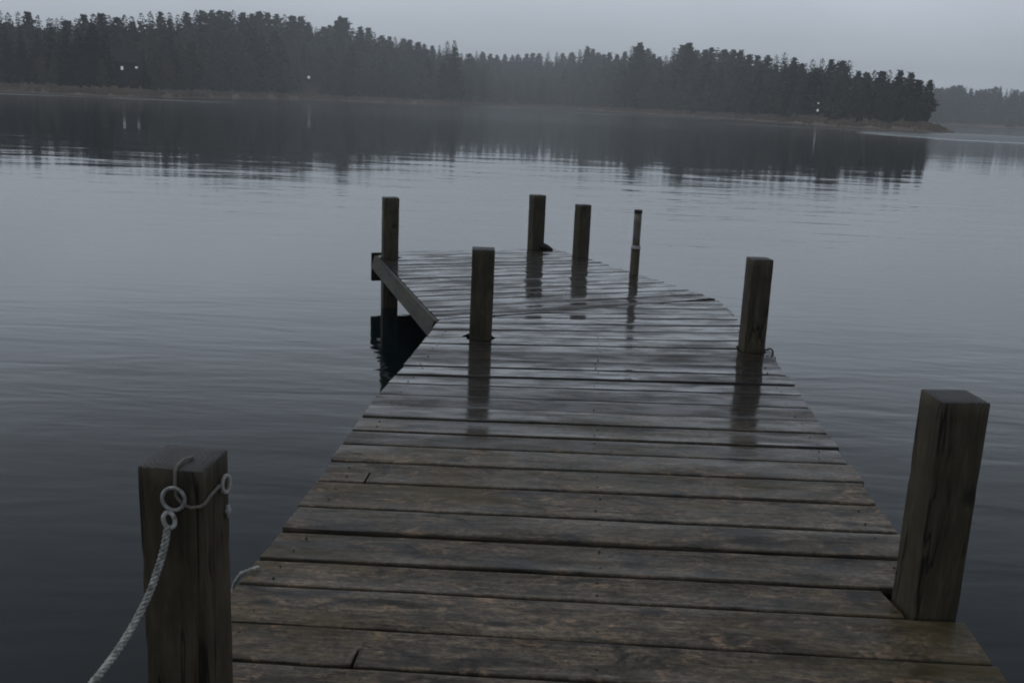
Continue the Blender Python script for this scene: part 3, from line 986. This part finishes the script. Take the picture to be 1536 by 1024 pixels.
def place_tree(name, var, loc, H, rz, widen, label, group, trunk_me=None):
    s = H / var[1]
    root = empty(name, loc, rz)
    root.scale = (s * widen, s * widen, s)
    tag(root, label, 'tree', group)
    t = bpy.data.objects.new('trunk', trunk_me or var[3]); t.parent = root; C.objects.link(t)
    c = bpy.data.objects.new('crown', var[2]); c.parent = root; C.objects.link(c)
    return root


LIGHTS = [  # azimuth, distance, height above the water, radius, kind
    (-21.25, 262, 6.6, 0.55), (-20.53, 262, 6.9, 0.5), (-11.74, 490, 10.0, 0.85), (15.99, 284, 5.6, 0.34), (16.03, 284, 3.75, 0.42)]
CLEAR = [(-21.25, 0.20, 266), (-20.53, 0.18, 266), (-11.74, 0.22, 494), (16.0, 0.2, 288)]


def blocked(az, r, crown):
    for (a, w, rr) in CLEAR:
        if r < rr + 6 and abs(az - a) < w + math.degrees(crown / r): return True
    return False


def region(az):
    return 'left' if az < -10.5 else ('cove' if az < 4.6 else 'point')


REG = {'left': 'wooded shore on the left', 'cove': 'hazy middle hill', 'point': 'wooded point on the right'}
rt = random.Random(5)
count = 0
placed = []


def add(az, r, H, row, var=None, name=None, label=None, group=None, widen=None):
    global count
    z = land_z(az, r)
    if z < 0.35: return
    var = var or (DARKV[rt.randrange(4)] if az < -21.6 and rt.random() < .75 else None) or VAR[rt.choices(range(12), [2.0] * 6 + [1.4] * 6)[0]]
    nm = name or {'pine': 'pine_tree', 'spruce': 'spruce_tree', 'bare': 'bare_tree'}[var[0]]
    kindw = {'pine': 'pine tree', 'spruce': 'pointed spruce tree', 'bare': 'leafless brown tree'}[var[0]]
    roww = {'sky': 'breaking the skyline of', 'mid': 'halfway up', 'front': 'just behind the bank of'}[row]
    lab = label or f'{kindw} {roww} the {REG[region(az)]}'
    grp = group or f'{kindw}s {roww} the {REG[region(az)]}'
    place_tree(nm, var, pol(az, r, z - 0.2), H, rt.uniform(0, 6.28), widen or (rt.uniform(1.1, 1.5) if var[0] == 'pine' else rt.uniform(1.4, 1.95)), lab, grp)
    placed.append((az, r))
    count += 1


# single trees that stand out
SPECIAL = [
    (-10.07, 0.0752, 0.45, 'pine', 'tall pine standing clear above the ridge where the left hill starts to fall', 1.1),
    (-3.85, 0.0572, 0.12, 'spruce', 'tall pointed tree closing the right end of the left hill', 1.25),
    (-2.24, 0.0372, 0.06, 'spruce', 'small lone spire beside the right foot of the left hill', 1.15),
    (3.45, 0.0578, 0.5, 'pine', 'round-topped pine rising from the middle of the low hazy ridge', 1.0),
    (6.29, 0.0638, 0.12, 'pine', 'broad tall pine with twin tops near the middle of the shore', 1.25),
    (8.95, 0.0650, 0.3, 'pine', 'tall round pine at the highest crest of the right point', 1.15),
    (21.42, 0.0380, 0.30, 'pine', 'last rounded pine at the very tip of the wooded point', 1.25),
    (-20.20, 0.0300, 0.10, 'spruce', 'small dark spruce just right of the cottage lights', 1.25),
]
for (az, el, f, kind, label, wd) in SPECIAL:
    r = interp(SHORE, az) + max(7, f * interp(DEPTH, az))
    H = el * r + CAM_Z - land_z(az, r) + 0.2
    if H > 34: H = 34
    var = {'pine': VAR[rt.randint(0, 5)], 'spruce': VAR[rt.randint(6, 11)]}[kind]
    if 'dark spruce' in label: var = DARKV[0]
    add(az, r, H, 'front', var, None, label, 'trees that stand out along the far shore', wd)
# the dark stand on the left
for i, (az, el, f) in enumerate([(-24.55, 0.052, 0.14), (-23.9, 0.0545, 0.11), (-23.2, 0.055, 0.12), (-22.55, 0.054, 0.10), (-22.0, 0.046, 0.09), (-24.2, 0.036, 0.08), (-23.0, 0.036, 0.075), (-22.3, 0.034, 0.075), (-26.6, 0.05, 0.12), (-25.9, 0.046, 0.1)]):
    r = interp(SHORE, az) + f * 110 + 3
    H = el * r + CAM_Z - land_z(az, r) + 0.2
    add(az, r, H, 'front', DARKV[i % 4], 'spruce_tree', 'almost black conifer in the dark stand left of the cottage lights', 'conifers of the dark stand', 1.35)

# skyline row
az = -27.2
while az < 21.1:
    d, dep = interp(SHORE, az), interp(DEPTH, az)
    r = d + dep * rt.uniform(0.62, 0.98)
    el = interp(RIDGE, az) * rt.uniform(0.972, 1.0)
    base = land_z(az, r)
    H = el * r + CAM_Z - base + 0.2
    if H > 3 and not blocked(az, r, 3):
        add(az, r, min(H, 27), 'sky', None, None, None, None, rt.uniform(1.35, 1.85))
    az += rt.uniform(0.30, 0.50) * (1.0 if az < 12 else 1.15)
# middle row
az = -27.1
while az < 21.2:
    d, dep = interp(SHORE, az), interp(DEPTH, az)
    r = d + max(6, dep * rt.uniform(0.22, 0.55))
    base = land_z(az, r)
    H = interp(RIDGE, az) * rt.uniform(0.66, 0.86) * r + CAM_Z - base
    H = min(max(H, 5), 24)
    if not blocked(az, r, H * 0.17):
        add(az, r, H, 'mid')
    az += rt.uniform(0.42, 0.82)
# front row, with leafless brown trees between the evergreens
az = -27.0
while az < 21.3:
    d, dep = interp(SHORE, az), interp(DEPTH, az)
    bare = rt.random() < (0.7 if -21 < az < -15 else 0.55 if az < -12 else 0.34)
    r = d + 8 + rt.uniform(2, 8) * min(1, dep / 40)
    base = land_z(az, r)
    H = interp(RIDGE, az) * (rt.uniform(0.28, 0.5) if bare else rt.uniform(0.4, 0.68)) * r + CAM_Z - base
    H = min(max(H, 3.5), 20)
    if not blocked(az, r, H * 0.17):
        add(az, r, H, 'front', rt.choice(BARE) if bare else None)
    az += rt.uniform(0.5, 0.95)
print('TREES', count)

# pale birch
az = -13.02; r = interp(SHORE, az) + 8
root = empty('birch_tree', pol(az, r, land_z(az, r) - .1)); tag(root, 'slender pale-barked bare birch at the edge of the left bank', 'tree')
root.scale = (0.62, 0.62, 0.7)
t_ = link('trunk', trunk_mesh(random.Random(3), 11.0, M_BIRCH, 0.024), root)
c_ = link('crown', BARE[1][2], root)

# the woods between and behind the single trees: one mass nobody could count
def mass(name, spots, label):
    VV, FF = [], []
    nv = 0
    arrs = [(np.array([tuple(v) for v in var[4]]), np.array(var[5])) for var in VAR]
    for (x, y, z, s, w, a, k) in spots:
        V, F = arrs[k]
        ca, sa = math.cos(a), math.sin(a)
        X = np.stack([(V[:, 0] * ca - V[:, 1] * sa) * s * w + x, (V[:, 0] * sa + V[:, 1] * ca) * s * w + y, V[:, 2] * s + z], 1)
        VV.append(X); FF.append(F + nv); nv += len(V)
    V = np.concatenate(VV); F = np.concatenate(FF)
    me = bpy.data.meshes.new(name)
    me.vertices.add(len(V)); me.vertices.foreach_set('co', V.astype(np.float32).ravel())
    me.loops.add(F.size); me.loops.foreach_set('vertex_index', F.astype(np.int32).ravel())
    me.polygons.add(len(F)); me.polygons.foreach_set('loop_start', np.arange(0, F.size, 6, dtype=np.int32))
    me.update(calc_edges=True)
    me.materials.append(M_NEEDLE)
    o = link(name, me)
    return tag(o, label, 'woods', None, 'stuff')


spots = []
rm = random.Random(77)
for _ in range(1700):
    az = rm.uniform(-34, 21.0)
    d, dep = interp(SHORE, az), interp(DEPTH, az)
    f = rm.uniform(0.08, 1.0)
    r = d + max(6, dep * f)
    z = land_z(az, r)
    if z < 0.6: continue
    H = (interp(SM_RIDGE, az) * (0.42 + 0.55 * f)) * r + CAM_Z - z
    H = min(max(H, 4), 20) * rm.uniform(0.84, 1.0)
    if blocked(az, r, H * 0.18): continue
    x, y, _z = pol(az, r)
    spots.append((x, y, z - 0.2, H / 16.0, rm.uniform(0.95, 1.4), rm.uniform(0, 6.28), rm.randrange(12)))
mass('forest', spots, 'dense dusky evergreen woods filling the far shore between the single trees')
spots = []
for _ in range(800):
    az = rm.uniform(19.5, 40)
    s = rm.uniform(4, 130)
    r = 780 + s
    el = 0.0322 + 0.0016 * math.sin(az * 3.1) + 0.0012 * mnoise.noise(Vector((az * 2.3, 0, 0)))
    z = far_z(az, r)
    top = el * r + CAM_Z
    H = min(17 * rm.uniform(.7, 1.1) if s < 70 else top - z, top - z)
    H *= rm.uniform(0.86, 1.0)
    if H < 3: continue
    x, y, _z = pol(az, r)
    spots.append((x, y, z - 0.2, H / 16.0, rm.uniform(1.0, 1.5), rm.uniform(0, 6.28), rm.randrange(12)))
mass('distant_woods', spots, 'pale hazy woods on the distant shore beyond the point')

rg = random.Random(31)
V, F = [], []
for _ in range(9000):
    az = rg.uniform(-34, 22.3)
    s_ = rg.uniform(1.5, 11) * min(1, interp(DEPTH, az) / 25)
    if mnoise.noise(Vector((az * 1.7, s_ * 0.12, 4))) < -0.4: continue
    r = interp(SHORE, az) + s_
    z = land_z(az, r)
    if z < 0.3: continue
    x, y, _z = pol(az, r)
    hh = rg.uniform(0.15, 0.5) * (2.2 if rg.random() < .05 else 1)
    for _k in range(3):
        a = rg.uniform(0, 3.14); wd = rg.uniform(.25, .8)
        dx, dy = math.cos(a) * wd, math.sin(a) * wd
        ox, oy = rg.gauss(0, .3), rg.gauss(0, .3)
        n0 = len(V)
        V += [(x + ox - dx, y + oy - dy, z - .1), (x + ox + dx, y + oy + dy, z - .1), (x + ox + dx * rg.uniform(.2, 1), y + oy + dy * .6, z + hh * rg.uniform(.6, 1)), (x + ox - dx * rg.uniform(.1, .8), y + oy - dy * .5, z + hh)]
        F.append((n0, n0 + 1, n0 + 2, n0 + 3))
M_GRASS = mat_foliage('dead_brown_grass', (0.11, 0.084, 0.066), (0.34, 0.265, 0.205))
tag(link('shore_grass', mesh('shore_grass', V, F, M_GRASS)), 'dead brown grass and low brush along the far bank', 'grass', None, 'stuff')

# ------------------------------------------------------------------ cabins, lamps, rocks on the far shore
def cabin(az, r, zbase, w, dpt, h, wins, label, glow_z):
    root = empty('lakeside_cabin', pol(az, r, zbase), -R(az))
    tag(root, label, 'cabin')
    mb = MB()
    y0 = 0.0
    V = [(-w / 2, y0, 0), (w / 2, y0, 0), (w / 2, dpt, 0), (-w / 2, dpt, 0), (-w / 2, y0, h), (w / 2, y0, h), (w / 2, dpt, h), (-w / 2, dpt, h), (-w / 2, dpt / 2, h * 1.45), (w / 2, dpt / 2, h * 1.45)]
    F = [(0, 1, 5, 4), (1, 2, 6, 9, 5), (2, 3, 7, 6), (3, 0, 4, 8, 7)]
    mb.add(V, F)
    mb.build('wall', [M_CABIN], root, sm=False)
    rf = MB()
    t = 0.15; o_ = 0.4
    for s in (0, 1):
        ye, yr = (-o_, dpt / 2) if s == 0 else (dpt + o_, dpt / 2)
        ze = h - o_ * (h * .45) / (dpt / 2)
        P = [(-w / 2 - o_, ye, ze + .03), (w / 2 + o_, ye, ze + .03), (w / 2 + o_, yr, h * 1.45 + .03), (-w / 2 - o_, yr, h * 1.45 + .03)]
        rf.add(P + [(a, b, c + t) for a, b, c in P], [(0, 1, 2, 3), (4, 7, 6, 5), (0, 4, 5, 1), (1, 5, 6, 2), (2, 6, 7, 3), (3, 7, 4, 0)])
    rf.build('roof', [M_ROOF], root, sm=False)
    for (wx, wz, ww, wh) in wins:
        fr = MB(); fr.box((wx, -0.04, wz), (ww / 2 + .1, 0, 0), (0, .05, 0), (0, 0, wh / 2 + .1))
        f_ = fr.build('window', [M_CABIN], root, sm=False)
        pn = MB(); pn.box((wx, -0.10, wz), (ww / 2, 0, 0), (0, .02, 0), (0, 0, wh / 2))
        pn.build('lit_pane', [M_GLOW], f_, sm=False)


az = -20.9
zb_ = land_z(az, 264)
cabin(az, 264, zb_, 6.5, 5, 6.7 - zb_ + 1.3, [(-1.62, 6.45 - zb_, 0.55, 0.85), (1.62, 6.75 - zb_, 0.6, 0.45)], 'dark cottage with two lit windows beside the black conifer stand', 0)
az = -11.74
zb_ = land_z(az, 492)
cabin(az, 492, zb_, 6, 5, max(3.0, 10.1 - zb_ + 1.5), [(0, 10.1 - zb_, 1.2, 1.2)], 'dark cabin with one bright window on the hillside', 0)


def shore_lamp(az, r, heads, label):
    z = land_z(az, r)
    root = empty('shore_lamp', pol(az, r, z)); tag(root, label, 'lamp')
    top = heads[-1][0] - z
    mb = MB(); mb.tube([(0, 0.1, -.3), (0, 0.1, top * .5), (0, 0.1, top + .2)], [.07, .06, .05], 8)
    mb.build('lamp_pole', [M_POLE], root)
    for (hz, rad) in heads:
        hb = MB()
        c = Vector((0, -0.25, hz - z))
        n, k = 12, 7
        V, F = [], []
        for i in range(k):
            ph = math.pi * (0.06 + 0.88 * i / (k - 1))
            for j in range(n):
                a = 2 * math.pi * j / n
                V.append(c + Vector((math.cos(a) * math.sin(ph), math.sin(a) * math.sin(ph), math.cos(ph) * 1.1)) * rad)
        for i in range(k - 1):
            for j in range(n): F.append((i * n + j, (i + 1) * n + j, (i + 1) * n + (j + 1) % n, i * n + (j + 1) % n))
        F += [tuple(range(n)), tuple(range((k - 1) * n, k * n))[::-1]]
        hb.add(V, F)
        hb.build('lamp_globe', [M_GLOW], root)


shore_lamp(16.0, 284, [(3.75, 0.30), (5.6, 0.20)], 'pole with two white lamps, one above the other, among the trees of the point')
shore_lamp(-10.05, interp(SHORE, -10.05) + 14, [(6.0, 0.30)], 'small dim lamp on a pole above the bank at the foot of the left hill')

rr = random.Random(9)
for (az, s, label) in [(-25.7, 1.3, 'pale shore rock nearest the left end of the far bank'), (-23.98, 1.2, 'pale shore rock on the bank under the black conifers'), (-22.56, 1.1, 'pale shore rock just left of the cottage lights'),
                       (-19.4, 1.3, 'pale shore rock right of the small dark spruce'), (9.45, 1.7, 'pale slanting boulder where the right bank begins'), (3.57, 1.8, 'pale boulder under the middle of the hazy ridge')]:
    d = interp(SHORE, az)
    bm = bmesh.new()
    bmesh.ops.create_icosphere(bm, subdivisions=3, radius=1)
    off = Vector((rr.uniform(0, 50), 0, 0))
    for v_ in bm.verts:
        n_ = 1 + 0.35 * mnoise.noise(v_.co * 1.3 + off) + 0.12 * mnoise.noise(v_.co * 3.7 + off)
        v_.co = Vector((v_.co.x * 1.25 * n_, v_.co.y * 0.9 * n_, v_.co.z * 0.55 * n_)) * s * 0.62
    me = bpy.data.meshes.new('shore_rock'); bm.to_mesh(me); bm.free(); me.materials.append(M_ROCK)
    me.polygons.foreach_set('use_smooth', [True] * len(me.polygons))
    r = d + 7
    o = link('shore_rock', me, None, pol(az, r, max(0.4, land_z(az, r)) + 0.15), (0, 0, rr.uniform(0, 6)))
    tag(o, label, 'rock', 'rocks along the far bank')

# ------------------------------------------------------------------ haze
HZ = dict(x=1300, y0=-320, y1=1450, z0=-1.6, z1=74)
V = [(x, y, z) for x in (-HZ['x'], HZ['x']) for y in (HZ['y0'], HZ['y1']) for z in (HZ['z0'], HZ['z1'])]
hm, hnt, hb = newmat('lake_haze')
hnt.nodes.remove(hb)
vol = hnt.nodes.new('ShaderNodeVolumePrincipled')
vol.inputs['Color'].default_value = (0.92, 0.96, 1.0, 1)
vol.inputs['Density'].default_value = 0.00082
vol.inputs['Anisotropy'].default_value = 0.0
hnt.links.new(vol.outputs[0], hnt.nodes['Material Output'].inputs['Volume'])
hz = link('haze', mesh('haze', V, [(0, 1, 3, 2), (4, 6, 7, 5), (0, 4, 5, 1), (2, 3, 7, 6), (0, 2, 6, 4), (1, 5, 7, 3)], hm))
tag(hz, 'thin grey rain haze over the lake', 'haze', None, 'stuff')

# ------------------------------------------------------------------ sky and light
SUN_EL, SUN_AZ = 66.0, -55.0    # azimuth clockwise from +Y
w = bpy.data.worlds.new('World'); S.world = w; w.use_nodes = True
g = NT(w.node_tree)
bg = w.node_tree.nodes['Background']
sky = g.n('TexSky'); sky.sky_type = 'NISHITA'; sky.sun_disc = False
sky.sun_elevation = R(SUN_EL); sky.sun_rotation = R(SUN_AZ); sky.dust_density = 4.0
dirv = g.n('TexCoord').outputs['Generated']
sp = g.n('SeparateXYZ'); g.l(dirv, sp.inputs[0])
el = g.ramp(sp.outputs[2], [(0.0, 0.98), (0.04, 0.88), (0.07, 0.78), (0.12, 0.80), (0.18, 0.90), (0.24, 0.76), (0.31, 0.51), (0.42, 0.36), (0.62, 0.30), (1.0, 0.30)])
cl = g.noise(g.map(dirv, (2.2, 2.2, 6)), 1, 4, 0.55, 0.3)
clf = g.maprange(cl, 0.3, 0.7, 0.90, 1.10)
sidef = g.maprange(sp.outputs[1], -0.9, 0.35, 0.50, 1.0)    # sky dimmed behind the viewer in place of unseen woods, keeps post fronts dark
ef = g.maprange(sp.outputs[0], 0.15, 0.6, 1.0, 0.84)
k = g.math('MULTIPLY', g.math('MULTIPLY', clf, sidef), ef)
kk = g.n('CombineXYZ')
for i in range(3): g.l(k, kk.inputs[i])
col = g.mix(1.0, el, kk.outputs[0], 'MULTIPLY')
col = g.mix(1.0, col, (9.0, 9.95, 11.2), 'MULTIPLY')
col = g.mix(0.06, col, sky.outputs[0])
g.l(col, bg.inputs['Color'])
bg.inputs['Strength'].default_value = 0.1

sl = bpy.data.lights.new('sun', 'SUN'); sl.energy = 0.5; sl.angle = R(38); sl.color = (1.0, 0.97, 0.93)
so = bpy.data.objects.new('sun', sl); C.objects.link(so)
dv = Vector((math.sin(R(SUN_AZ)) * math.cos(R(SUN_EL)), math.cos(R(SUN_AZ)) * math.cos(R(SUN_EL)), math.sin(R(SUN_EL))))
so.rotation_euler = dv.to_track_quat('Z', 'Y').to_euler()
so.location = dv * 50

# ------------------------------------------------------------------ camera
cd = bpy.data.cameras.new('camera'); co = bpy.data.objects.new('camera', cd); C.objects.link(co)
cd.sensor_fit = 'HORIZONTAL'; cd.sensor_width = 36; cd.lens = 36 * 1500 / 1536
cd.clip_start = 0.05; cd.clip_end = 6000
PITCH, ROLL = R(13.3393), 0.043
fw = Vector((0, math.cos(PITCH), -math.sin(PITCH)))
up0 = Vector((0, math.sin(PITCH), math.cos(PITCH)))
rt0 = Vector((1, 0, 0))
# scene turns clockwise in the picture by ROLL -> camera turned anticlockwise
rgt = rt0 * math.cos(ROLL) + up0 * math.sin(ROLL)
upv = up0 * math.cos(ROLL) - rt0 * math.sin(ROLL)
mw = Matrix((rgt, upv, -fw)).transposed().to_4x4()
mw.translation = Vector((0, 0, CAM_Z))
co.matrix_world = mw
S.camera = co

S.view_settings.view_transform = 'Standard'
S.view_settings.look = 'None'
S.view_settings.exposure = 0.0
S.view_settings.gamma = 1.0
cy = S.cycles
cy.use_denoising = True
cy.max_bounces = 6; cy.diffuse_bounces = 2; cy.glossy_bounces = 4; cy.transmission_bounces = 2
cy.volume_bounces = 3; cy.transparent_max_bounces = 8
cy.use_adaptive_sampling = False
cy.filter_width = 1.9
